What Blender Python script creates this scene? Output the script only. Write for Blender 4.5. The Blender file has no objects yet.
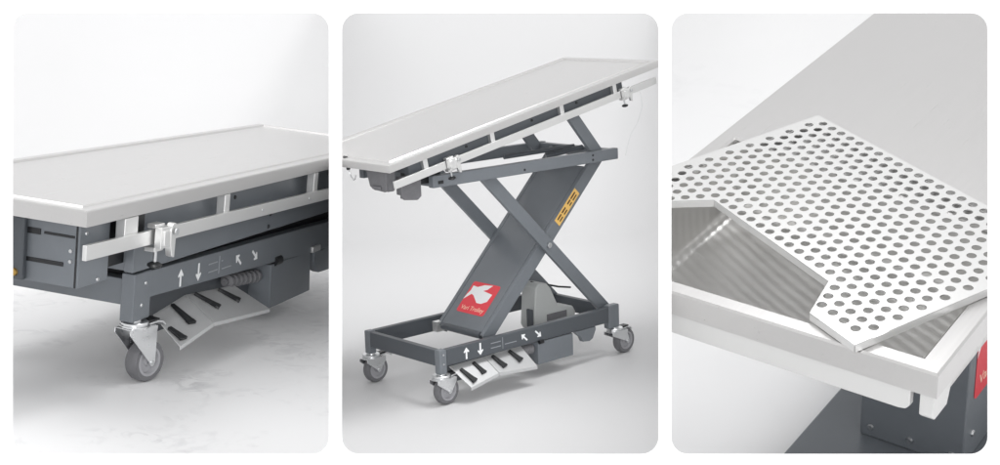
import bpy, bmesh, math, random
from mathutils import Matrix, Vector
random.seed(4)
S = bpy.context.scene
COL = S.collection
R = math.radians

# ------------------------------------------------------------------ camera
PITCH = 0.18
CAM = Vector((0, 0, 1.30))
FPX = 1400.0                                    # focal length for a picture 1000 wide


def view_axes(yaw, pitch, roll):
    cy, sy, cp, sp = math.cos(yaw), math.sin(yaw), math.cos(pitch), math.sin(pitch)
    f = Vector((sy * cp, cy * cp, -sp)); r = Vector((cy, -sy, 0)); u = r.cross(f)
    ck, sk = math.cos(roll), math.sin(roll)
    return Matrix((ck * r + sk * u, -sk * r + ck * u, f))


RW = view_axes(0, PITCH, 0)
cam = bpy.data.cameras.new('camera')
cam.lens = 36 * FPX / 1000; cam.sensor_width = 36; cam.clip_start = 0.05; cam.clip_end = 200
camo = bpy.data.objects.new('camera', cam); COL.objects.link(camo)
camo.matrix_world = Matrix.Translation(CAM) @ Matrix((RW[0], RW[1], -RW[2])).transposed().to_4x4()
S.camera = camo

# ------------------------------------------------------------------ light
W = bpy.data.worlds.new('World'); S.world = W; W.use_nodes = True
W.node_tree.nodes['Background'].inputs[0].default_value = (1, 1, 1, 1)
W.node_tree.nodes['Background'].inputs[1].default_value = 0.90
S.view_settings.view_transform = 'Standard'; S.view_settings.look = 'None'
S.view_settings.exposure = 0; S.view_settings.gamma = 1
S.cycles.max_bounces = 8; S.cycles.diffuse_bounces = 5; S.cycles.glossy_bounces = 5
S.cycles.sample_clamp_indirect = 6


def softbox(name, loc, target, size, power, sy=None):
    l = bpy.data.lights.new(name, 'AREA'); l.energy = power; l.size = size
    if sy: l.shape = 'RECTANGLE'; l.size_y = sy
    o = bpy.data.objects.new(name, l); COL.objects.link(o); o.location = loc
    o.rotation_euler = (Vector(target) - Vector(loc)).to_track_quat('-Z', 'Y').to_euler()
    return o


softbox('softbox', (-2.3, 3.6, 3.6), (-1.5, 4.8, 0.1), 2.0, 28)
softbox('softbox', (-0.9, 3.9, 3.7), (-0.1, 4.9, 0.1), 2.0, 16)
softbox('softbox', (1.35, 2.9, 3.3), (1.4, 4.6, -0.6), 2.0, 25)
softbox('floor_fill_light', (0.8, 4.1, 3.5), (0.85, 5.0, -0.4), 0.8, 42)  # added fill lamp, brightens the floor pocket beside the sink table
softbox('front_fill_light', (0, -2.4, 1.5), (0, 3.0, 0.75), 3.0, 190, 1.6)  # added fill lamp from the front, whitens the border and lifts the paint

# ------------------------------------------------------------------ materials


def mat(name, col, rough=0.5, metal=0.0, noise=0.0, nscale=20, stretch=None, bump=0.0, bscale=300, spec=0.5, rvar=0.0):
    m = bpy.data.materials.new(name); m.use_nodes = True
    nt = m.node_tree; b = nt.nodes['Principled BSDF']
    b.inputs['Base Color'].default_value = (*col, 1); b.inputs['Roughness'].default_value = rough
    b.inputs['Metallic'].default_value = metal; b.inputs['Specular IOR Level'].default_value = spec
    tc = nt.nodes.new('ShaderNodeTexCoord'); mp = nt.nodes.new('ShaderNodeMapping')
    nt.links.new(tc.outputs['Object'], mp.inputs[0])
    if stretch: mp.inputs['Scale'].default_value = stretch
    if noise or rvar:
        n = nt.nodes.new('ShaderNodeTexNoise'); n.inputs['Scale'].default_value = nscale
        n.inputs['Detail'].default_value = 6; n.inputs['Roughness'].default_value = 0.65
        nt.links.new(mp.outputs[0], n.inputs['Vector'])
        if noise:
            mx = nt.nodes.new('ShaderNodeMix'); mx.data_type = 'RGBA'
            mx.inputs['A'].default_value = (*[c * (1 - noise) for c in col], 1)
            mx.inputs['B'].default_value = (*[min(1, c * (1 + noise)) for c in col], 1)
            nt.links.new(n.outputs['Fac'], mx.inputs['Factor'])
            nt.links.new(mx.outputs['Result'], b.inputs['Base Color'])
        if rvar:
            mr = nt.nodes.new('ShaderNodeMapRange')
            mr.inputs['From Min'].default_value = .3; mr.inputs['From Max'].default_value = .7
            mr.inputs['To Min'].default_value = rough - rvar; mr.inputs['To Max'].default_value = rough + rvar
            nt.links.new(n.outputs['Fac'], mr.inputs['Value']); nt.links.new(mr.outputs[0], b.inputs['Roughness'])
    if bump:
        n2 = nt.nodes.new('ShaderNodeTexNoise'); n2.inputs['Scale'].default_value = bscale
        n2.inputs['Detail'].default_value = 3
        nt.links.new(mp.outputs[0], n2.inputs['Vector'])
        bp = nt.nodes.new('ShaderNodeBump'); bp.inputs['Strength'].default_value = bump
        bp.inputs['Distance'].default_value = 0.002
        nt.links.new(n2.outputs['Fac'], bp.inputs['Height']); nt.links.new(bp.outputs[0], b.inputs['Normal'])
    return m


def floor_mat(name, col, stain, amount, scale, rough=0.55):
    m = mat(name, col, rough, spec=0.3); nt = m.node_tree; b = nt.nodes['Principled BSDF']
    tc = nt.nodes.new('ShaderNodeTexCoord')
    n = nt.nodes.new('ShaderNodeTexNoise'); n.inputs['Scale'].default_value = scale
    n.inputs['Detail'].default_value = 8; n.inputs['Roughness'].default_value = .62; n.inputs['Distortion'].default_value = 0.85
    v = nt.nodes.new('ShaderNodeTexNoise'); v.inputs['Scale'].default_value = scale * 4.2
    v.inputs['Detail'].default_value = 5; v.inputs['Distortion'].default_value = 2.0
    nt.links.new(tc.outputs['Object'], n.inputs['Vector']); nt.links.new(tc.outputs['Object'], v.inputs['Vector'])
    r = nt.nodes.new('ShaderNodeValToRGB'); r.color_ramp.elements[0].position = .50; r.color_ramp.elements[1].position = .74
    nt.links.new(n.outputs['Fac'], r.inputs[0])
    r2 = nt.nodes.new('ShaderNodeValToRGB'); r2.color_ramp.elements[0].position = .47; r2.color_ramp.elements[1].position = .62
    nt.links.new(v.outputs['Fac'], r2.inputs[0])
    mu = nt.nodes.new('ShaderNodeMath'); mu.operation = 'MULTIPLY'
    nt.links.new(r.outputs[0], mu.inputs[0]); nt.links.new(r2.outputs[0], mu.inputs[1])
    mu2 = nt.nodes.new('ShaderNodeMath'); mu2.operation = 'MULTIPLY'; mu2.inputs[1].default_value = amount
    nt.links.new(mu.outputs[0], mu2.inputs[0])
    mx = nt.nodes.new('ShaderNodeMix'); mx.data_type = 'RGBA'
    mx.inputs['A'].default_value = (*col, 1); mx.inputs['B'].default_value = (*stain, 1)
    nt.links.new(mu2.outputs[0], mx.inputs['Factor']); nt.links.new(mx.outputs['Result'], b.inputs['Base Color'])
    return m


M = dict(
    added_panel=mat('white_panel_paint', (.93, .93, .93), .6, spec=.2),
    steel=mat('brushed_steel', (.66, .655, .65), .36, 1, noise=.03, nscale=6, stretch=(1, 30, 30), rvar=.05, bump=.08, bscale=40),
    sheet=mat('tabletop_steel', (.67, .663, .658), .30, 1, noise=.025, nscale=70, stretch=(.05, 3, 3), rvar=.03),
    bright=mat('bright_steel', (.76, .76, .755), .36, .85, noise=.02, nscale=8, rvar=.04),
    basin=mat('basin_steel', (.68, .675, .665), .38, 1, noise=.03, nscale=9, rvar=.04),
    zinc=mat('zinc_plate', (.78, .79, .80), .30, 1, noise=.05, nscale=40, rvar=.06),
    pedal=mat('pedal_plate', (.60, .605, .61), .38, .5, noise=.03, nscale=60, bump=.05),
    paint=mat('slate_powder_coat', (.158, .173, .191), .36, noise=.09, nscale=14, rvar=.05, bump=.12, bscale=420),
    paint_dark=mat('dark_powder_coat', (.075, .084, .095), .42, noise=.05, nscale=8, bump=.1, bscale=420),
    black=mat('black_plastic', (.012, .013, .015), .4),
    tyre=mat('grey_rubber', (.150, .150, .160), .55, noise=.22, nscale=45),
    hub=mat('grey_hub_plastic', (.36, .36, .38), .45),
    motor=mat('grey_motor_housing', (.46, .475, .47), .6, noise=.06, nscale=14),
    red=mat('red_sticker', (.75, .045, .065), .35),
    white=mat('white_print', (.86, .87, .88), .5),
    faint=mat('faint_print', (.30, .32, .34), .5),
    pale=mat('pale_print', (.88, .60, .45), .5),
    yellow=mat('yellow_sticker', (.80, .50, .14), .4),
    print_brown=mat('brown_print', (.07, .03, .01), .5),
    brass=mat('brass_screw', (.50, .32, .10), .35, 1),
    screw=mat('screw_steel', (.62, .63, .64), .3, 1),
    cable=mat('clear_cable', (.74, .75, .76), .35),
    floor_a=floor_mat('white_concrete', (.90, .90, .905), (.46, .46, .48), .55, 2.6),
    floor_b=floor_mat('grey_paper', (.71, .71, .715), (.67, .67, .68), .3, .8),
    back_a=mat('white_backdrop', (.82, .82, .825), .6, spec=.2), back_b=mat('grey_backdrop', (.71, .71, .715), .6, spec=.2),
    back_c=mat('white_sweep', (.90, .90, .905), .6, spec=.2),
    tray=mat('blasted_steel', (.66, .66, .655), .36, .8, noise=.02, nscale=30),
    alu=mat('satin_aluminium', (.74, .74, .735), .42, .6, noise=.02, nscale=30),
    fainter=mat('fainter_print', (.26, .275, .295), .5),
    floor_c=floor_mat('white_marble', (.90, .90, .905), (.55, .55, .57), .30, 1.6),
)

# ------------------------------------------------------------------ mesh helpers


class MB:
    def __init__(s): s.v = []; s.f = []

    def add(s, vs, fs):
        o = len(s.v); s.v += [Vector(v) for v in vs]; s.f += [tuple(i + o for i in f) for f in fs]; return s

    def hexa(s, p):                                # 8 corners: bottom ring 0-3, top ring 4-7
        return s.add(p, [(3, 2, 1, 0), (4, 5, 6, 7), (0, 1, 5, 4), (1, 2, 6, 5), (2, 3, 7, 6), (3, 0, 4, 7)])

    def box(s, x0, x1, y0, y1, z0, z1):
        return s.hexa([(x0, y0, z0), (x1, y0, z0), (x1, y1, z0), (x0, y1, z0), (x0, y0, z1), (x1, y0, z1), (x1, y1, z1), (x0, y1, z1)])

    def bar(s, a, b, w, t, side=(0, 1, 0)):        # bar from a to b: thickness t along side, width w across
        a, b = Vector(a), Vector(b); d = (b - a).normalized(); n = Vector(side).normalized()
        c = d.cross(n).normalized() * w / 2; n = n * t / 2
        return s.hexa([a - c - n, a + c - n, a + c + n, a - c + n, b - c - n, b + c - n, b + c + n, b - c + n])

    def prism(s, pts, ext):                        # closed outline (3D points) pushed along ext
        n = len(pts); e = Vector(ext); p = [Vector(q) for q in pts]
        fs = [tuple(reversed(range(n))), tuple(range(n, 2 * n))] + [(i, (i + 1) % n, (i + 1) % n + n, i + n) for i in range(n)]
        return s.add(p + [q + e for q in p], fs)

    def cyl(s, a, b, r, n=24, r2=None, inner=0.0):
        a, b = Vector(a), Vector(b); d = (b - a).normalized(); u = d.orthogonal().normalized(); w = d.cross(u)
        r2 = r if r2 is None else r2; vs = []
        for (c, rr) in ((a, r), (b, r2)):
            vs += [c + (u * math.cos(2 * math.pi * i / n) + w * math.sin(2 * math.pi * i / n)) * rr for i in range(n)]
        fs = [(i, (i + 1) % n, (i + 1) % n + n, i + n) for i in range(n)] + [tuple(reversed(range(n))), tuple(range(n, 2 * n))]
        return s.add(vs, fs)

    def lathe(s, c, axis, prof, n=40):             # prof: (radius, height along axis), closed loop
        c = Vector(c); d = Vector(axis).normalized(); u = d.orthogonal().normalized(); w = d.cross(u); k = len(prof)
        vs = [c + (u * math.cos(2 * math.pi * i / n) + w * math.sin(2 * math.pi * i / n)) * r + d * h for i in range(n) for (r, h) in prof]
        fs = [(i * k + j, ((i + 1) % n) * k + j, ((i + 1) % n) * k + (j + 1) % k, i * k + (j + 1) % k) for i in range(n) for j in range(k)]
        return s.add(vs, fs)

    def tube(s, pts, r, n=10):
        pts = [Vector(p) for p in pts]; vs = []; fs = []
        for i, p in enumerate(pts):
            d = (pts[min(i + 1, len(pts) - 1)] - pts[max(i - 1, 0)]).normalized()
            u = d.cross(Vector((.31, .17, .93))).normalized(); w = d.cross(u)
            vs += [p + (u * math.cos(2 * math.pi * k / n) + w * math.sin(2 * math.pi * k / n)) * r for k in range(n)]
        for i in range(len(pts) - 1):
            fs += [(i * n + k, i * n + (k + 1) % n, (i + 1) * n + (k + 1) % n, (i + 1) * n + k) for k in range(n)]
        fs += [tuple(reversed(range(n))), tuple(range((len(pts) - 1) * n, len(pts) * n))]
        return s.add(vs, fs)

    def build(s, name, m, parent=None, bevel=0.0, xf=None, seg=2, smooth=32):
        me = bpy.data.meshes.new(name)
        me.from_pydata([tuple(xf @ v) if xf else tuple(v) for v in s.v], [], s.f)
        bm = bmesh.new(); bm.from_mesh(me); bmesh.ops.recalc_face_normals(bm, faces=bm.faces); bm.to_mesh(me); bm.free()
        me.materials.append(M[m])
        for p in me.polygons: p.use_smooth = True
        me.set_sharp_from_angle(angle=R(smooth))
        o = bpy.data.objects.new(name, me); COL.objects.link(o)
        if parent: o.parent = parent
        if bevel:
            b = o.modifiers.new('edge', 'BEVEL'); b.width = bevel; b.segments = seg; b.limit_method = 'ANGLE'; b.angle_limit = R(40)
            b.harden_normals = True
        return o


def from_curve(name, splines, m, parent, extrude, xf):
    """flat sheet with holes: the first outline is filled, the inner ones are cut out"""
    cu = bpy.data.curves.new(name, 'CURVE'); cu.dimensions = '2D'; cu.fill_mode = 'BOTH'; cu.extrude = extrude
    for pts in splines:
        sp = cu.splines.new('POLY'); sp.points.add(len(pts) - 1); sp.use_cyclic_u = True
        for q, p in zip(sp.points, pts): q.co = (p[0], p[1], 0, 1)
    t = bpy.data.objects.new('outline', cu); COL.objects.link(t)
    dg = bpy.context.evaluated_depsgraph_get()
    me = bpy.data.meshes.new_from_object(t.evaluated_get(dg)); bpy.data.objects.remove(t)
    me.transform(xf); me.materials.clear(); me.materials.append(M[m]); me.name = name
    o = bpy.data.objects.new(name, me); COL.objects.link(o)
    if parent: o.parent = parent
    return o


def lettering(name, txt, m, parent, size, xf):
    cu = bpy.data.curves.new(name, 'FONT'); cu.body = txt; cu.size = size; cu.extrude = .0002; cu.align_x = 'LEFT'
    t = bpy.data.objects.new('text_outline', cu); COL.objects.link(t)
    dg = bpy.context.evaluated_depsgraph_get()
    me = bpy.data.meshes.new_from_object(t.evaluated_get(dg)); bpy.data.objects.remove(t)
    me.transform(xf); me.materials.clear(); me.materials.append(M[m])
    o = bpy.data.objects.new(name, me); COL.objects.link(o); o.parent = parent
    return o


def rounded(x0, x1, y0, y1, r, n=10):
    out = []
    for cx, cy, a in ((x1 - r, y1 - r, 0), (x0 + r, y1 - r, 90), (x0 + r, y0 + r, 180), (x1 - r, y0 + r, 270)):
        out += [(cx + r * math.cos(R(a + 90 * i / n)), cy + r * math.sin(R(a + 90 * i / n))) for i in range(n + 1)]
    return out


def frame(o, x, y):
    """matrix with origin o, local x along x, local y as near y as possible"""
    x = Vector(x).normalized(); y = Vector(y); z = x.cross(y).normalized(); y = z.cross(x)
    m = Matrix((x, y, z)).transposed().to_4x4(); m.translation = Vector(o); return m


# ------------------------------------------------------------------ the three bays
POSE = [(Vector((-3.09, -1.882, 1.208)), (1.315, .170, .107), 1.0),
        (Vector((-3.5402, -4.0601, 1.5248)), (.7229, .1824, -.0334), 0.8),
        (Vector((-1.4378, -.8478, 1.1197)), (.8477, .5241, -.1161), 1.8)]
PANEL_D = 3.05
GUT = (335.5, 664.5)


def bay_matrix(k):
    c, a, s = POSE[k]
    rot = RW.transposed() @ view_axes(*a)
    m = Matrix.Translation(CAM) @ (rot.to_4x4() @ Matrix.Scale(s, 4)) @ Matrix.Translation(-c)
    return m


def gutter_plane(px):
    """world plane of the partition behind one gutter: point and normal pointing right"""
    n = RW.transposed() @ Vector((1, 0, -(px - 500) / FPX)).normalized()
    return CAM, n


def at(px, py, depth):
    d = RW.transposed() @ Vector(((px - 500) / FPX, -(py - 232.5) / FPX, 1))
    return CAM + d * depth


def structure(o): o['kind'] = 'structure'; return o


def clip(o, mw, k):
    """keep what stands inside bay k, between its partitions"""
    planes = []
    if k > 0: p, n = gutter_plane(GUT[k - 1]); planes.append((p + n * .008, -n))
    if k < 2: p, n = gutter_plane(GUT[k]); planes.append((p - n * .008, n))
    planes.append((CAM + RW[2] * (PANEL_D + .02), -RW[2]))
    me = o.data; inv = mw.inverted(); rot = mw.to_3x3().transposed()
    loc = [(inv @ p, (rot @ n).normalized()) for p, n in planes]
    if all((Vector(v.co) - p).dot(n) <= 0 for v in me.vertices for p, n in loc): return
    bm = bmesh.new(); bm.from_mesh(me)
    for p, n in loc:
        bmesh.ops.bisect_plane(bm, geom=bm.verts[:] + bm.edges[:] + bm.faces[:], plane_co=p, plane_no=n, clear_outer=True)
    bm.to_mesh(me); bm.free()


# added sheet for the white border round three panels, square to the view
WM = Matrix((RW[0], RW[1], -RW[2])).transposed().to_4x4(); WM.translation = CAM + RW[2] * (PANEL_D + .0025)
kx = PANEL_D / FPX


def wx(px): return (px - 500) * kx


def wy(py): return -(py - 232.5) * kx


outl = [[(wx(-420), wy(690)), (wx(1420), wy(690)), (wx(1420), wy(-110)), (wx(-420), wy(-110))]]
for a, b in ((12.2, 329.0), (341.8, 658.6), (671.3, 988.2)):
    outl.append(rounded(wx(a), wx(b), wy(454.1), wy(13), 17 * kx))
structure(from_curve('added_panel', outl, 'added_panel', None, .0025, WM))

for px in GUT:  # added partitions, hidden behind the gutters, keep light from crossing between bays
    p, n = gutter_plane(px); d0, d1 = PANEL_D + .012, 11.0
    mb = MB(); q = [at(px, 860, d0), at(px, 860, d1), at(px, -25, d1), at(px, -40, d0)]
    mb.prism([v - n * .005 for v in q], n * .010)
    structure(mb.build('added_partition', 'added_panel'))

# floor and seamless backdrop of each bay: one swept sheet, run along the line of sight
COVE = [('white_floor', 'floor_a', 62, 3.4, 1.0, 5.5), ('grey_floor', 'floor_b', 41.4, 3.4, 1.6, 6.5), ('marble_floor', 'floor_c', 60, 3.6, 1.6, 3.5)]
FLOOR_Z = [-.0346, -.017, -.78]
MATS = []
for k in range(3):
    mw = bay_matrix(k); MATS.append(mw)
    name, m, az, dist, rad, high = COVE[k]
    f = Vector((math.sin(R(az)), math.cos(R(az)), 0)); r = Vector((f.y, -f.x, 0))
    c0 = Vector((POSE[k][0].x, POSE[k][0].y, FLOOR_Z[k]))
    if k == 0: c0 = Vector((.5, .1, FLOOR_Z[0])) - f * 4.2; dist = 7.2
    if k == 1: c0 = Vector((0, 0, FLOOR_Z[1])) - f * 5.4; dist = 8.2
    if k == 2: c0 = Vector((.4, 0, FLOOR_Z[2])) - f * 2.2; dist = 4.6
    up_ = [(dist + rad * math.sin(R(a)), rad - rad * math.cos(R(a))) for a in range(0, 91, 5)] + [(dist + rad, rad + high)]
    for nm, mm, prof in ((name, m, [(.0, 0), (dist * .3, 0), (dist * .6, 0), (dist, 0)]), ('backdrop', 'back_' + m[-1], up_)):
        mb = MB(); w = 7.0
        for d, h in prof:
            mb.v += [c0 + f * d - r * w + Vector((0, 0, h)), c0 + f * d + r * w + Vector((0, 0, h))]
        mb.f = [(2 * i, 2 * i + 1, 2 * i + 3, 2 * i + 2) for i in range(len(prof) - 1)]
        o = mb.build(nm, mm, smooth=40); o.matrix_world = mw
        clip(o, mw, k); structure(o)


def thing(name, label, cat, k, group=None):
    o = bpy.data.objects.new(name, None); COL.objects.link(o); o.matrix_world = MATS[k]; o.empty_display_size = .1
    o['label'] = label; o['category'] = cat
    if group: o['group'] = group
    return o


# ------------------------------------------------------------------ shared table parts


def tabletop(parent, x0, x1, y0, y1, z, lip, rim, xf=None, m='sheet'):
    rings = []

    def ring(d, zz): return [(x0 + d, y0 + d, zz), (x1 - d, y0 + d, zz), (x1 - d, y1 - d, zz), (x0 + d, y1 - d, zz)]
    lv = [(.012, -lip + .012), (.004, -lip + .004), (.0, -lip), (0, -.004), (.0012, -.0012), (.004, 0), (rim, 0), (rim + .003, .0035), (rim + .006, .0042), (rim + .009, .0035),
          (rim + .0115, -.004), (rim + .0145, -.0045), (rim + .017, -.001), (rim + .020, -.0008)]
    mb = MB(); vs = []
    for d, zz in lv: vs += ring(d, z + zz)
    n = len(lv); vs += [((x0 + x1) / 2, (y0 + y1) / 2, z - .002), ((x0 + x1) / 2, (y0 + y1) / 2, z - lip + .012)]
    fs = []
    for i in range(n - 1):
        for j in range(4): fs.append((i * 4 + j, i * 4 + (j + 1) % 4, (i + 1) * 4 + (j + 1) % 4, (i + 1) * 4 + j))
    for j in range(4):
        fs.append(((n - 1) * 4 + j, (n - 1) * 4 + (j + 1) % 4, n * 4))
        fs.append(((j + 1) % 4, j, n * 4 + 1))
    mb.add(vs, fs)
    return mb.build('tabletop', m, parent, xf=xf, smooth=18)


def caster(parent, top, axle, nrm, r, w, lever=True):
    """swivel caster: stem and plate under the frame at top, wheel centred on axle, face normal nrm"""
    top, axle, n = Vector(top), Vector(axle), Vector(nrm).normalized()
    f = Vector((-n.y, n.x, 0))
    if f.dot(Vector((axle.x - top.x, axle.y - top.y, 0))) < 0: f = -f
    axle = axle - n * (axle - top).dot(n)
    mb = MB(); rr = r * .66
    mb.lathe(top, (0, 0, -1), [(0.001, -.004), (r * .28, -.004), (r * .28, r * .04), (rr * .92, r * .04), (rr, r * .09), (rr, r * .16), (rr * .9, r * .18), (rr * .9, r * .22), (rr * 1.04, r * .23), (rr * 1.04, r * .30), (0.001, r * .30)], 32)
    c = mb.build('caster', 'zinc', parent, bevel=0)
    hw = w / 2 + r * .09; mb = MB(); zt = top.z - r * .305
    o = Vector((top.x, top.y, zt))
    mb.prism([o - f * r * .74 - n * hw, o - f * r * .74 + n * hw, o + f * r * 1.0 + n * hw, o + f * r * 1.0 - n * hw], (0, 0, -.0035))
    ta = (axle - top).dot(f); za = axle.z - zt
    for s in (-1, 1):
        q = o + n * s * hw
        mb.prism([q + f * u + Vector((0, 0, v)) for u, v in ((-.76 * r, -.0008), (-.78 * r, -.26 * r), (ta - .19 * r, za), (ta - .12 * r, za - .14 * r), (ta, za - .20 * r), (ta + .12 * r, za - .14 * r), (ta + .19 * r, za), (1.0 * r, -.34 * r), (1.04 * r, -.0008))], n * s * .0035)
    mb.build('fork', 'zinc', c, bevel=.0012)
    mb = MB(); h = w / 2
    mb.lathe(axle, n, [(r * .70, -h * .9), (r * .93, -h * .95), (r, -h * .55), (r * 1.005, 0), (r, h * .55), (r * .93, h * .95), (r * .70, h * .9), (r * .66, 0)], 48)
    mb.build('tyre', 'tyre', c)
    mb = MB()
    mb.lathe(axle, n, [(.002, -h * .7), (r * .22, -h * .85), (r * .26, -h * .55), (r * .55, -h * .45), (r * .60, -h * .92), (r * .72, -h * .92), (r * .72, h * .92), (r * .60, h * .92), (r * .55, h * .45), (r * .26, h * .55), (r * .22, h * .85), (.002, h * .7)], 48)
    mb.build('wheel_hub', 'hub', c)
    mb = MB(); mb.cyl(axle - n * (hw + .006), axle + n * (hw + .006), r * .11, 12)
    mb.build('axle_bolt', 'screw', c)
    if lever:
        mb = MB()
        prof = [(.7 * r, .10 * r), (1.25 * r, .16 * r), (1.6 * r, .10 * r), (1.82 * r, -.10 * r), (1.76 * r, -.20 * r), (1.52 * r, .0), (1.22 * r, .05 * r), (.7 * r, .0)]
        mb.prism([o + f * u + Vector((0, 0, v)) - n * hw * .7 for u, v in prof], n * hw * 1.4)
        mb.build('brake_lever', 'zinc', c, bevel=.0015)
        mb = MB(); mb.bar(o + f * r * .62 + Vector((0, 0, r * .19)), o + f * r * 1.36 + Vector((0, 0, r * .20)), hw * 1.3, .006, side=(0, 0, 1))
        mb.build('brake_pad', 'black', c, bevel=.001)
    return c


def rail_clamp(parent, xf, s=1.0, body='bright'):
    """clamp riding on the rail; local x along the rail, y away from the table, z up"""
    mb = MB()
    mb.box(-.024 * s, .024 * s, .010 * s, .028 * s, -.024 * s, .024 * s)
    mb.box(-.020 * s, .020 * s, -.012 * s, .0105 * s, .0185 * s, .0285 * s)
    mb.box(-.020 * s, .020 * s, -.016 * s, .0105 * s, -.034 * s, -.0235 * s)
    mb.box(-.024 * s, -.008 * s, .0275 * s, .036 * s, -.016 * s, .018 * s)
    c = mb.build('rail_clamp', body, parent, bevel=.002 * s, xf=xf)
    mb = MB(); pts = []
    for a in range(-60, 181, 20): pts.append((.030 * s + .016 * s * math.cos(R(a)), 0, .010 * s + .020 * s * math.sin(R(a))))
    pts += [(.016 * s, 0, -.020 * s), (.024 * s, 0, -.046 * s), (.036 * s, 0, -.050 * s)]
    mb.prism([(p[0], .014 * s, p[2]) for p in pts], (0, .016 * s, 0))
    mb.build('clamp_jaw', body, c, bevel=.002 * s, xf=xf)
    mb = MB(); mb.cyl((.030 * s, .033 * s, .010 * s), (.030 * s, .037 * s, .010 * s), .008 * s, 20)
    mb.build('clamp_bolt', 'screw', c, xf=xf, bevel=.0008)
    mb = MB(); mb.cyl((-.004 * s, .004 * s, -.034 * s), (-.004 * s, .004 * s, -.060 * s), .0042 * s, 12)
    mb.build('clamp_screw', 'screw', c, xf=xf)
    mb = MB(); mb.lathe((-.004 * s, .004 * s, -.058 * s), (0, 0, -1), [(.001, 0), (.008 * s, 0), (.016 * s, .004 * s), (.017 * s, .009 * s), (.012 * s, .013 * s), (.001, .013 * s)], 20)
    mb.build('clamp_knob', 'black', c, xf=xf)
    return c


def arrow(parent, o, x, y, size, ang):
    """printed arrow on a face; ang turns it from pointing up"""
    w, h = .085 * size, .46 * size
    pts = [(-w, -.5 * size), (w, -.5 * size), (w, .12 * size), (.26 * size, .05 * size), (.30 * size, .14 * size), (0, .5 * size), (-.30 * size, .14 * size), (-.26 * size, .05 * size), (-w, .12 * size)]
    c, s = math.cos(R(ang)), math.sin(R(ang))
    xf = frame(o, x, y)
    mb = MB(); mb.prism([(px * c - py * s, px * s + py * c, 0) for px, py in pts], (0, 0, .0006))
    return mb.build('arrow_mark', 'white', parent, xf=xf)


def pedal(parent, i0, i1, o1, o0, bars, gh=.009):
    """sloping foot plate: inner edge i0-i1 under the frame, outer edge o0-o1 near the floor"""
    i0, i1, o0, o1 = (Vector(v) for v in (i0, i1, o0, o1))
    n = (i1 - i0).cross(o0 - i0).normalized()
    if n.z < 0: n = -n
    t = .004
    mb = MB(); mb.hexa([i0 - n * t, i1 - n * t, o1 - n * t, o0 - n * t, i0, i1, o1, o0])
    dn = Vector((0, 0, -.012)); e = (i0 - o0).normalized() * .003
    mb.hexa([o0 + dn, o1 + dn, o1 + e + dn, o0 + e + dn, o0 - n * .001, o1 - n * .001, o1 + e - n * .001, o0 + e - n * .001])
    pl = mb.build('pedal_plate', 'pedal', parent, bevel=.0012)

    def pt(s, q): return (i0.lerp(i1, s)).lerp(o0.lerp(o1, s), q)
    for (s0, q0, s1, q1, w0, w1) in bars:
        a, b = pt(s0, q0), pt(s1, q1); d = (b - a).normalized(); c = d.cross(n).normalized()
        mb = MB(); h = n * gh; z = n * .0004; m_ = a.lerp(b, .82)
        mb.prism([a - c * w0 / 2 + z, m_ - c * w1 * .42 + z, m_ - c * w1 / 2 + d * .004 + z, b - c * w1 / 2 + z, b + c * w1 / 2 + z, m_ + c * w1 / 2 + d * .004 + z, m_ + c * w1 * .42 + z, a + c * w0 / 2 + z], h)
        mb.build('grip_bar', 'black', pl, bevel=.0015)
    return pl


def screw(parent, name, m, p, n, r, h=.003, xf=None):
    p, n = Vector(p), Vector(n).normalized(); mb = MB(); mb.cyl(p, p + n * h, r, 14, r * .8)
    return mb.build(name, m, parent, xf=xf)


def sticker(parent, xf, w, h):
    """red sticker with the white emblem and a line of lettering; local x right, y up, origin at its lower left"""
    mb = MB(); mb.prism([(p[0], p[1], 0) for p in rounded(0, w, 0, h, .07 * w, 5)], (0, 0, .0006))
    mb.build('red_sticker', 'red', parent, xf=xf)
    em = [(.07, .86), (.24, .84), (.44, .94), (.72, .97), (.62, .82), (.50, .76), (.87, .70), (.84, .46), (.68, .36), (.52, .36), (.28, .56), (.18, .60), (.0, .40), (.03, .56), (.08, .70)]
    mb = MB(); mb.prism([(x * w, y * h, .0006) for x, y in em], (0, 0, .0005)); mb.build('sticker_emblem', 'white', parent, xf=xf)
    lettering('sticker_lettering', 'Vari Trolley', 'pale', parent, .17 * w, xf @ Matrix.Translation((.10 * w, .10 * h, .0008)))


TGROUP = 'stainless steel lift tables'

# ================================================================== bay 1: table lowered
T1 = thing('operating_table', 'lowered flat steel operating table showing one large rubber wheel and arrow marks', 'operating table', 0, TGROUP)
tabletop(T1, 0, 2.3, 0, .62, .555, .043, .035)
# beam under the top, seen between lip and rail
mb = MB(); mb.box(.30, 2.2, .055, .085, .402, .511)
sb = mb.build('subframe_beam', 'paint', T1, bevel=.002)
for x in (.95, 1.72): screw(sb, 'beam_bolt', 'black', (x, .055, .475), (0, -1, 0), .007, .004)
mb = MB(); mb.box(.30, .345, .03, .0545, .45, .511); mb.build('rubber_stop', 'black', T1, bevel=.002)
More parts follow.
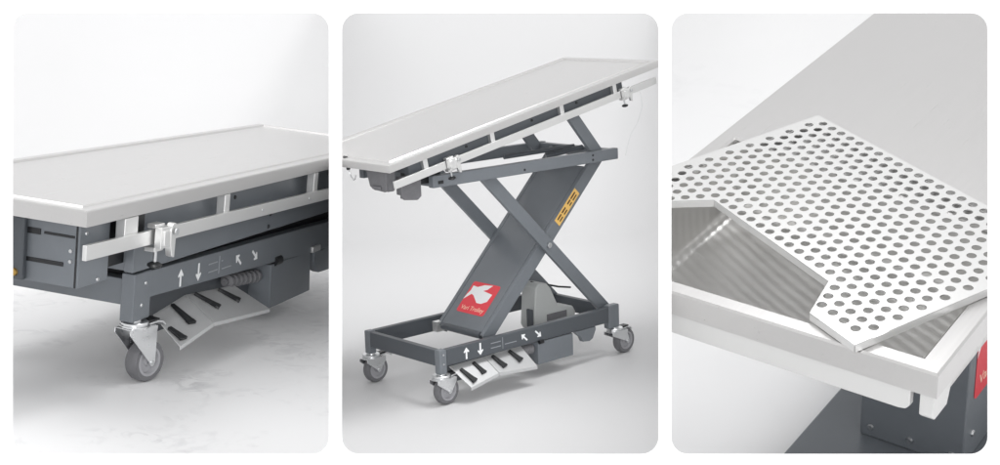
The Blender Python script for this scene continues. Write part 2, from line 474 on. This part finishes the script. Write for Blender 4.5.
# accessory rail
mb = MB()
mb.hexa([(-.014, -.012, .429), (1.80, -.012, .402), (1.80, 0, .402), (-.014, 0, .429), (-.014, -.012, .469), (1.80, -.012, .442), (1.80, 0, .442), (-.014, 0, .469)])
rl = mb.build('side_rail', 'bright', T1, bevel=.0015)
for x, h in ((.225, .034), (.79, .017), (1.48, .017)):
    mb = MB(); mb.box(x - h, x + h, .0005, .030, .425, .5105)
    mb.build('rail_spacer', 'bright', rl, bevel=.003)
for x, z in ((1.02, .434), (1.40, .428)): screw(rl, 'rail_screw', 'screw', (x, -.012, z), (0, -1, 0), .005, .002)
rail_clamp(T1, Matrix(((1, 0, 0, .345), (0, -1, 0, -.006), (-.016, 0, 1, .444), (0, 0, 0, 1))), 1.25)
# end cover with slots
mb = MB(); mb.box(.055, .20, .05, .57, .335, .512)
ec = mb.build('end_cover', 'paint', T1, bevel=.003)
mb = MB(); mb.box(.0535, .056, .056, .061, .336, .50); mb.build('cover_seam', 'black', ec)
for y0, y1, z0, z1 in ((.065, .155, .466, .473), (.165, .5, .462, .478), (.095, .215, .388, .399)):
    mb = MB(); mb.box(.0525, .06, y0, y1, z0, z1); mb.build('cover_slot', 'black', ec, bevel=.001)
for y, z in ((.075, .432), (.075, .404)): screw(ec, 'cover_screw', 'screw', (.0552, y, z), (-1, 0, 0), .006, .003)
for x, z in ((.085, .478), (.150, .345)): screw(ec, 'cover_screw', 'screw', (x, .0502, z), (0, -1, 0), .006, .003)
mb = MB(); mb.box(.036, .0535, .202, .42, .337, .505); eb = mb.build('end_block', 'paint_dark', T1, bevel=.004)
screw(eb, 'brass_screw', 'brass', (.036, .226, .357), (-1, 0, 0), .011, .006)
mb = MB(); mb.box(.205, 2.2, .12, .56, .34, .505); mb.box(.50, 2.1, .142, .47, .235, .3395); mb.build('dark_inner_fill', 'black', T1)  # lower black box stands in for shade in the gap above the base
# lift frame lowered onto the base
mb = MB(); mb.box(.395, 2.25, .085, .115, .314, .3995); mb.box(.40, .44, .116, .55, .316, .3995)
uf = mb.build('upper_frame', 'paint', T1, bevel=.003)
for x, z in ((1.30, .372), (1.29, .330)): screw(uf, 'frame_bolt', 'black', (x, .085, z), (0, -1, 0), .008, .003)
# base frame
mb = MB()
mb.hexa([(.523, .0985, .219), (2.1, .0985, .156), (2.1, .135, .156), (.523, .135, .219), (.523, .0985, .299), (2.1, .0985, .264), (2.1, .135, .264), (.523, .135, .299)])
mb.box(.440, .485, .140, .579, .205, .283)
mb.hexa([(.523, .58, .219), (2.1, .58, .156), (2.1, .615, .156), (.523, .615, .219), (.523, .58, .299), (2.1, .58, .264), (2.1, .615, .264), (.523, .615, .299)])
bf = mb.build('base_frame', 'paint', T1, bevel=.003)
for y0, y1 in ((.0945, .138), (.58, .62)):
    mb = MB(); mb.box(.426, .5225, y0, y1, .160, .303); mb.build('corner_post', 'paint', bf, bevel=.004)
for x, z in ((.472, .205), (.49, .268)): screw(bf, 'post_screw', 'screw', (x, .0945, z), (0, -1, 0), .006, .002)
mb = MB(); mb.prism([(1.765, .100, .165), (1.765, .100, .128), (1.80, .100, .085), (1.825, .100, .076), (1.93, .100, .072), (1.93, .100, .165)], (0, .03, 0))
mb.build('rail_foot', 'paint', bf, bevel=.003)
F1 = (0, -1, 0)
for px, z, s, a in ((.706, .246, .055, 0), (.822, .245, .057, 180), (1.103, .240, .054, 50), (1.228, .237, .054, 232)):
    arrow(bf, (px, .0983, z), (1, 0, 0), (0, 0, 1), s, a)
mb = MB()
mb.box(.960, .965, .0975, .0984, .217, .275)
for x0, x1, z in ((.888, .950, .256), (.890, .952, .230), (.982, 1.05, .227), (.978, .988, .254)): mb.box(x0, x1, .0975, .0984, z, z + .004)
mb.build('printed_line', 'faint', bf)
# foot pedals
pedal(T1, (.61, .13, .145), (.803, .13, .170), (.738, -.008, .115), (.530, -.008, .086),
      [(.06, .50, .16, .92, .014, .030), (.52, .06, .58, .72, .012, .030)])
pedal(T1, (.808, .13, .170), (1.150, .13, .140), (1.150, -.008, .080), (.743, -.008, .115),
      [(.13, .05, .28, .62, .012, .034), (.60, .06, .70, .56, .012, .034)])
mb = MB(); mb.box(.60, 1.36, .172, .22, .06, .20); mb.build('pedal_housing', 'paint_dark', T1, bevel=.004)
mb = MB(); mb.lathe((1.10, .142, .158), (1, 0, -.085), [(.001, 0)] + [(.011 + (.012 if (i // 2) % 2 else 0), i * .009 + (.006 if i % 2 else 0)) for i in range(29)] + [(.001, .27)], 20)
mb.build('cable_bellows', 'tyre', T1)
mb = MB(); mb.hexa([(1.385, .0985, .018), (1.742, .0985, .020), (1.742, .34, .020), (1.385, .34, .018), (1.372, .0985, .178), (1.722, .0985, .178), (1.722, .34, .178), (1.372, .34, .178)])
cb = mb.build('control_box', 'paint', T1, bevel=.004)
mb = MB(); mb.cyl((1.40, .105, .186), (1.45, .105, .186), .018, 16); mb.build('box_hinge', 'black', cb)
mb = MB(); mb.box(1.724, 1.80, .09, .12, .168, .192); mb.build('box_catch', 'bright', cb, bevel=.004)
caster(T1, (.475, .114, .158), (.5237, .1019, .0274), (-.24, -.968, 0), .062, .046)

# ================================================================== bay 2: table raised and tilted
T2 = thing('operating_table', 'raised steel operating table, tilted top, crossed grey scissor legs and a yellow warning label', 'operating table', 1, TGROUP)
TILT = .1929
X2 = Matrix.Translation((-.0073, 0, 1.0324)) @ Matrix.Rotation(-TILT, 4, 'Y')
tp = tabletop(T2, -.70, .70, -.2712, .2712, 0, .029, .026, xf=X2)
mb = MB(); mb.cyl((-.672, .012, .0005), (-.672, .012, .0025), .011, 20); mb.build('drain_hole', 'black', tp, xf=X2)
mb = MB(); mb.tube([(-.694, -.02 - .02 * (1 - math.cos(R(a))), -.03 - .045 * math.sin(R(a))) for a in range(0, 150, 12)], .0022, 8)
mb.build('wire_hook', 'zinc', tp, xf=X2)
mb = MB(); mb.cyl((-.694, -.02, -.030), (-.694, -.02, -.038), .007, 12); mb.build('hook_stop', 'black', tp, xf=X2)
mb = MB(); mb.box(-.60, .50, -.245, -.215, -.072, -.0195); mb.box(-.60, .50, .215, .245, -.072, -.0195)
mb.box(-.60, -.56, -.214, .214, -.066, -.0205); mb.box(.46, .50, -.214, .214, -.066, -.0205)
sf = mb.build('tilt_frame', 'paint_dark', T2, bevel=.002, xf=X2)
for u in (-.33, .0, .24): screw(sf, 'frame_bolt', 'black', (u, -.245, -.048), (0, -1, 0), .006, .003, X2)
mb = MB(); mb.box(-.690, .668, -.273, -.263, -.090, -.062)
rl = mb.build('side_rail', 'bright', T2, bevel=.0012, xf=X2)
for u in (-.535, -.215, .145, .44):
    mb = MB(); mb.box(u - .010, u + .010, -.2625, -.2455, -.080, -.0295); mb.build('rail_spacer', 'bright', rl, bevel=.002, xf=X2)
for u, s in ((-.437, .82), (.475, .75)):
    rail_clamp(T2, X2 @ Matrix(((1, 0, 0, u), (0, -1, 0, -.268), (0, 0, 1, -.076), (0, 0, 0, 1))), s)
# sockets that hang below the low end
mb = MB()
mb.prism([(-.655, -.085, .868), (-.655, -.205, .862), (-.655, -.200, .796), (-.655, -.188, .792), (-.655, -.125, .797), (-.655, -.106, .806)], (.012, 0, 0))
mb.prism([(-.643, -.085, .868), (-.643, -.097, .868), (-.643, -.118, .803), (-.643, -.106, .806)], (.028, 0, 0))
mb.prism([(-.643, -.205, .862), (-.643, -.193, .862), (-.643, -.188, .794), (-.643, -.200, .796)], (.028, 0, 0))
mb.box(-.643, -.615, -.196, -.112, .792, .803)
mb.box(-.662, -.656, -.176, -.126, .80, .812)
mb.build('hanging_socket', 'tyre', T2, bevel=.004)
mb = MB()
mb.prism([(-.588, -.20, .840), (-.588, -.20, .772), (-.575, -.20, .755), (-.515, -.20, .748), (-.498, -.20, .760), (-.498, -.20, .845)], (0, .012, 0))
mb.box(-.585, -.573, -.187, -.165, .772, .838); mb.box(-.570, -.505, -.187, -.165, .756, .766)
mb.build('hanging_socket', 'tyre', T2, bevel=.004)
mb = MB(); mb.box(-.545, -.40, -.19, -.14, .800, .848); mb.build('end_roller', 'black', T2, bevel=.004)
# frame on top of the scissors
mb = MB()
mb.box(-.462, .488, -.222, -.195, .785, .829); mb.box(-.462, .488, .195, .222, .785, .829)
mb.box(-.455, -.425, -.194, .194, .788, .826); mb.box(.452, .482, -.194, .194, .788, .826)
uf = mb.build('upper_frame', 'paint', T2, bevel=.0025)
for x, z in ((.345, .815), (.345, .797), (-.02, .80)): screw(uf, 'frame_bolt', 'black', (x, -.222, z), (0, -1, 0), .005, .002)
mb = MB(); mb.box(-.44, -.415, -.2235, -.2215, .797, .809); mb.build('frame_slot', 'black', uf, bevel=.002)
mb = MB(); mb.cyl((.12, .05, .812), (.44, -.02, .828), .009, 14); mb.cyl((.30, .0, .80), (.45, -.06, .825), .011, 14)
mb.build('tilt_actuator', 'paint_dark', T2)
# struts carrying the tilted top
for y in (-.185, .17):
    mb = MB(); mb.bar((.255, y, .990), (.405, y, .815), .050, .018)
    mb.build('tilt_strut', 'paint', T2, bevel=.002)


# scissor arms
def arm(y, a, b, t=.018):
    mb = MB(); mb.bar((a[0], y, a[1]), (b[0], y, b[1]), .052, t); return mb.build('scissor_arm', 'paint', T2, bevel=.002)


a_near = arm(-.150, (-.185, .165), (.452, .802))
arm(.108, (-.185, .165), (.452, .802))
b_near = arm(-.173, (-.188, .803), (.452, .163))
arm(.130, (-.188, .803), (.452, .163))
mb = MB(); mb.cyl((.131, -.183, .484), (.131, -.190, .484), .011, 18); mb.build('pivot_bolt', 'screw', b_near, bevel=.001)
ux = Vector((1, 0, 1)).normalized(); up = Vector((-1, 0, 1)).normalized()
# yellow warning label on the near arm, reading along it
lx = frame(Vector((.213, -.1592, .545)), ux, up)
mb = MB(); mb.prism([(0, 0, 0), (.162, 0, 0), (.162, .036, 0), (0, .036, 0)], (0, 0, .0006)); mb.build('warning_label', 'yellow', a_near, xf=lx)
mb = MB()
for i, (x0, x1) in enumerate(((.012, .040), (.046, .074), (.090, .112), (.116, .150))):
    mb.box(x0, x1, .021, .028, .0007, .0011); mb.box(x0 + .003, x1 - .002, .008, .014, .0007, .0011)
mb.build('label_print', 'print_brown', a_near, xf=lx)
# cover plate on the A arms
mb = MB()
P = Vector((-.190, 0, .190)); L = .805


def cv(s, y, h): v = P + ux * s + up * h; return (v.x, y, v.z)


mb.hexa([cv(0, -.138, 0), cv(L, -.138, 0), cv(L, .096, 0), cv(0, .096, 0), cv(0, -.138, .004), cv(L, -.138, .004), cv(L, .096, .004), cv(0, .096, .004)])
mb.hexa([cv(.002, -.138, -.03), cv(.808, -.138, -.03), cv(.808, -.134, -.03), cv(.002, -.134, -.03), cv(.002, -.138, -.0005), cv(.808, -.138, -.0005), cv(.808, -.134, -.0005), cv(.002, -.134, -.0005)])
mb.hexa([cv(-.001, -.133, -.022), cv(.003, -.133, -.022), cv(.003, .092, -.022), cv(-.001, .092, -.022), cv(-.001, -.133, -.0005), cv(.003, -.133, -.0005), cv(.003, .092, -.0005), cv(-.001, .092, -.0005)])
cp = mb.build('cover_panel', 'paint', T2, bevel=.0022)
mb = MB(); mb.cyl((-.19, -.135, .178), (-.19, .092, .178), .014, 16); mb.build('hinge_rod', 'paint_dark', cp)
mb = MB(); mb.box(-.215, -.17, .1, .128, .155, .195); mb.build('slide_block', 'bright', T2)
so = Vector(cv(0, 0, .0043)); sx = frame(Vector((-.1405 - .002, .060, .2285 + .002)) * 1.0, (0, -1, 0), ux)
# put the sticker on the plate's upper face
d_ = (so - sx.translation).dot(up); sx.translation = sx.translation + up * d_
sticker(cp, sx, .160, .142)
# base frame
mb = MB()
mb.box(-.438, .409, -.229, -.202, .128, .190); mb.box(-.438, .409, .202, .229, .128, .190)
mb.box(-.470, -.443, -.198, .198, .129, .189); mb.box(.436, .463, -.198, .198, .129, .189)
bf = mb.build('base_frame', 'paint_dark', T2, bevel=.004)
for x0, x1, z1 in ((-.472, -.4385, .192), (.4095, .470, .197)):
    for y0, y1 in ((-.2305, -.1985), (.1985, .2305)):
        mb = MB(); mb.box(x0, x1, y0, y1, .100, z1); mb.build('corner_post', 'paint', bf, bevel=.005)
for z in (.173, .138): screw(bf, 'post_screw', 'screw', (-.455, -.2305, z), (0, -1, 0), .004, .002)
mb = MB(); mb.prism([(.215, -.2285, .1275), (.335, -.2285, .1275), (.335, -.2285, .115), (.318, -.2285, .082), (.300, -.2285, .074), (.262, -.2285, .078), (.250, -.2285, .10)], (0, .022, 0))
mb.build('rail_foot', 'paint', bf, bevel=.003)
for x, z, s, a in ((-.345, .158, .044, 0), (-.277, .160, .046, 180), (-.055, .160, .040, 48), (.018, .160, .040, 228)):
    arrow(bf, (x, -.2291, z), (1, 0, 0), (0, 0, 1), s, a)
mb = MB(); mb.box(-.167, -.164, -.2297, -.2289, .138, .182)
for x0, x1, z in ((-.225, -.175, .168), (-.225, -.175, .150), (-.155, -.095, .152)): mb.box(x0, x1, -.2297, -.2289, z, z + .0035)
mb.build('printed_line', 'fainter', bf)
# pedals and boxes
pedal(T2, (-.406, -.20, .116), (-.238, -.20, .117), (-.238, -.285, .064 + .006), (-.377, -.290, .046),
      [(.16, .25, .22, .88, .012, .025), (.60, .15, .62, .75, .012, .025)])
pedal(T2, (-.236, -.20, .117), (-.052, -.20, .124), (-.048, -.292, .057), (-.235, -.285, .064 + .006),
      [(.16, .12, .24, .78, .012, .025), (.62, .12, .72, .66, .012, .025)])
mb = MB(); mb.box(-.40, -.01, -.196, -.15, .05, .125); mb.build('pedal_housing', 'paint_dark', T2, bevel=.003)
mb = MB(); mb.lathe((-.05, -.20, .098), (1, 0, 0), [(.001, 0)] + [(.016 + (.004 if i % 2 else 0), i * .006) for i in range(11)] + [(.001, .066)], 16)
mb.build('cable_bellows', 'tyre', T2)
mb = MB(); mb.box(.016, .205, -.2295, -.10, .036, .1375 - .012)
cb = mb.build('control_box', 'paint', T2, bevel=.003)
mb = MB(); mb.box(.020, .20, -.225, -.10, .1262, .1285); mb.cyl((.016, -.236, .127), (.036, -.236, .127), .008, 12); mb.build('box_hinge', 'black', cb)
mb = MB()
mb.prism([(.165, -.05, .130), (.178, -.05, .285), (.196, -.05, .300), (.240, -.05, .295), (.262, -.05, .270), (.300, -.05, .195), (.385, -.05, .175), (.400, -.05, .150), (.395, -.05, .110), (.175, -.05, .110)], (0, .085, 0))
mo = mb.build('lift_motor', 'motor', T2, bevel=.007, seg=3)
mb = MB(); mb.box(.235, .345, -.053, -.05, .138, .166); mb.build('motor_plate', 'tyre', mo)
mb = MB(); mb.box(.150, .162, -.05, -.02, .10, .20); mb.build('motor_bracket', 'paint_dark', mo, bevel=.003)
mb = MB(); mb.tube([(.20, 0, .30), (.30, .02, .27), (.38, .03, .245), (.45, .03, .23)], .004, 8); mb.build('power_cable', 'black', T2)
mb = MB()
mb.tube([(.56, -.28, 1.05), (.57, -.28, .99), (.555, -.27, .93), (.52, -.26, .88), (.50, -.25, .80)], .0008, 6); mb.build('thin_cable', 'cable', T2)
for top, axle in (((-.455, -.214, .100), (-.435, -.214, .035)), ((-.455, .214, .100), (-.437, .214, .035)),
                  ((.458, -.214, .100), (.512, -.214, .035)), ((.442, .214, .100), (.500, .214, .035))):
    caster(T2, top, axle, (.06, -1, 0), .052, .034)

# ================================================================== bay 3: table with sink
T3 = thing('operating_table', 'steel treatment table with an open sink in its end, on a grey column', 'operating table', 2, TGROUP)
HX, HX1, HY, DEEP, LIP = .0277, .470, .268, .135, .039
# top sheet with the sink opening
mb = MB(); e = .003
o0 = [(0, -.3), (2.2, -.3), (2.2, .3), (0, .3)]; h0 = [(HX, -HY), (.372, -HY), (HX1, HY), (HX, HY)]
lv = [[(x, y, -LIP + .014) for x, y in [(.012, -.288), (2.188, -.288), (2.188, .288), (.012, .288)]],
      [(x, y, -LIP) for x, y in o0], [(x, y, -e) for x, y in o0],
      [(x, y, 0) for x, y in [(e, -.3 + e), (2.2 - e, -.3 + e), (2.2 - e, .3 - e), (e, .3 - e)]],
      [(x, y, 0) for x, y in [(HX - e, -HY - e), (.372 + e, -HY - e), (HX1 + e, HY + e), (HX - e, HY + e)]],
      [(x, y, -e) for x, y in h0], [(x, y, -.012) for x, y in h0]]
mb.add([v for r_ in lv for v in r_], [(i * 4 + j, i * 4 + (j + 1) % 4, (i + 1) * 4 + (j + 1) % 4, (i + 1) * 4 + j) for i in range(len(lv) - 1) for j in range(4)])
tp = mb.build('tabletop', 'sheet', T3, smooth=18)
mb = MB(); rd = .020
h1 = [(HX + .001, -HY + .001), (.371, -HY + .001), (HX1 - .001, HY - .001), (HX + .001, HY - .001)]
rings = [[(x, y, -.010) for x, y in h1]]
for i in range(1, 6):
    a = R(90 * i / 5); ins = rd * (1 - math.cos(a)); dz = rd * math.sin(a)
    rings.append([(x + ins * sx_, y + ins * sy_, -DEEP + rd - dz  ) for (x, y), (sx_, sy_) in zip(h1, ((1, 1), (-1, 1), (-1, -1), (1, -1)))])
rings.insert(1, [(x, y, -DEEP + rd) for x, y in h1])
for r_ in rings[1:]:                             # the front wall slopes in
    for i in (0, 3): r_[i] = (r_[i][0] + .085 * min(1, (-r_[i][2]) / .12), r_[i][1], r_[i][2])
n = len(rings); mb.add([v for r_ in rings for v in r_] + [(.25, 0, -DEEP - .012)],
                       [(i * 4 + j, i * 4 + (j + 1) % 4, (i + 1) * 4 + (j + 1) % 4, (i + 1) * 4 + j) for i in range(n - 1) for j in range(4)] + [((n - 1) * 4 + j, (n - 1) * 4 + (j + 1) % 4, n * 4) for j in range(4)])
mb.build('sink_basin', 'basin', T3, smooth=40)
nt = M['basin'].node_tree; wv = nt.nodes.new('ShaderNodeTexWave'); tcb = nt.nodes.new('ShaderNodeTexCoord'); mpb = nt.nodes.new('ShaderNodeMapping')
mpb.inputs['Rotation'].default_value = (0, 0, R(28)); wv.inputs['Scale'].default_value = 16; wv.inputs['Distortion'].default_value = 1.2; wv.inputs['Detail Scale'].default_value = .6
bpb = nt.nodes.new('ShaderNodeBump'); bpb.inputs['Strength'].default_value = .22; bpb.inputs['Distance'].default_value = .004
nt.links.new(tcb.outputs['Object'], mpb.inputs[0]); nt.links.new(mpb.outputs[0], wv.inputs[0]); nt.links.new(wv.outputs['Fac'], bpb.inputs['Height']); nt.links.new(bpb.outputs[0], nt.nodes['Principled BSDF'].inputs['Normal'])
mb = MB(); mb.prism([(.006, .30, -.0385), (.006, -.256, -.0385), (.006, -.262, -.042), (.006, -.262, -.068), (.006, -.256, -.076), (.006, -.246, -.078), (.006, .30, -.078)], (.012, 0, 0))
mb.build('front_rail', 'alu', T3, bevel=.002)
mb = MB(); mb.prism([(.012, -.272, -.0385), (2.1, -.272, -.0385), (2.1, -.272, -.052), (.075, -.272, -.052), (.060, -.272, -.090), (.020, -.272, -.090), (.012, -.272, -.082)], (0, -.020, 0))
mb.build('side_rail', 'alu', T3, bevel=.002)
# column on its base plate
mb = MB(); mb.box(.66, 1.05, -.108, .105, -.715, -.05)
cl = mb.build('column', 'paint', T3, bevel=.004)
for y in (-.085, .0, .082): screw(cl, 'column_rivet', 'screw', (.66, y, -.690), (-1, 0, 0), .007, .004)
for x in (.70, .86): screw(cl, 'column_rivet', 'screw', (x, -.108, -.655), (0, -1, 0), .007, .004)
sticker(cl, frame((.690, -.1086, -.572), (1, 0, 0), (0, 0, 1)), .20, .25)
mb = MB(); mb.box(.10, 1.30, -.22, .205, -.745, -.7155); mb.build('base_plate', 'paint', T3, bevel=.005)
for x in (.10, 1.10):
    mb = MB(); mb.box(x, x + .2, -.20, .19, -.779, -.7455); mb.build('base_foot', 'black', T3)

# perforated tray lying askew over the sink
TR = thing('perforated_tray', 'perforated steel tray with a notch in one side lying askew over the open sink', 'tray', 2)
A = R(-114.6)
ud = Vector((math.cos(A), math.sin(A), 0)); vd = Vector((ud.y, -ud.x, 0))
TX = Matrix(((ud.x, vd.x, 0, .588), (ud.y, vd.y, 0, .170), (0, 0, 1, .0128), (0, 0, 0, 1)))
UL, VL = .574, .394
out = [(0, 0), (UL, 0), (UL, VL), (.479, VL), (.431, .323), (.138, .316), (.085, VL), (0, VL)]


def inside(u, v, g):
    if not (g < u < UL - g and g * .9 < v < VL - g): return False
    if v > .316 - g:
        left = .138 - (v - .316) * .053 / .078; right = .431 + (v - .323) * .048 / .071
        if left - g * 1.15 < u < right + g * 1.15: return False
    return True


holes = []; pu, pv, hr = .02385, .0208, .0072
for r_ in range(19):
    for c_ in range(25):
        u = .0058 + .002 + c_ * pu + (pu / 2 if r_ % 2 else 0); v = .0145 + r_ * pv
        if inside(u, v, .0078): holes.append([(u + hr * math.cos(2 * math.pi * i / 18), v + hr * math.sin(2 * math.pi * i / 18)) for i in range(18)])
from_curve('perforated_plate', [out] + holes, 'tray', TR, .0008, TX)
mb = MB()
for i in range(len(out)):
    a, b = Vector((*out[i], 0)), Vector((*out[(i + 1) % len(out)], 0)); d = (b - a).normalized(); nn = Vector((d.y, -d.x, 0))
    ins = -nn * .0018
    mb.hexa([a + Vector((0, 0, -.012)), b + Vector((0, 0, -.012)), b + ins + Vector((0, 0, -.012)), a + ins + Vector((0, 0, -.012)),
             a + Vector((0, 0, -.0009)), b + Vector((0, 0, -.0009)), b + ins + Vector((0, 0, -.0009)), a + ins + Vector((0, 0, -.0009))])
mb.build('tray_flange', 'alu', TR, xf=TX, bevel=.0006)

# ------------------------------------------------------------------ keep every bay's things between its partitions


def tree(o):
    yield o
    for c in o.children: yield from tree(c)


for root, k in ((T1, 0), (T2, 1), (T3, 2), (TR, 2)):
    for o in tree(root):
        if o.type == 'MESH': clip(o, MATS[k], k)
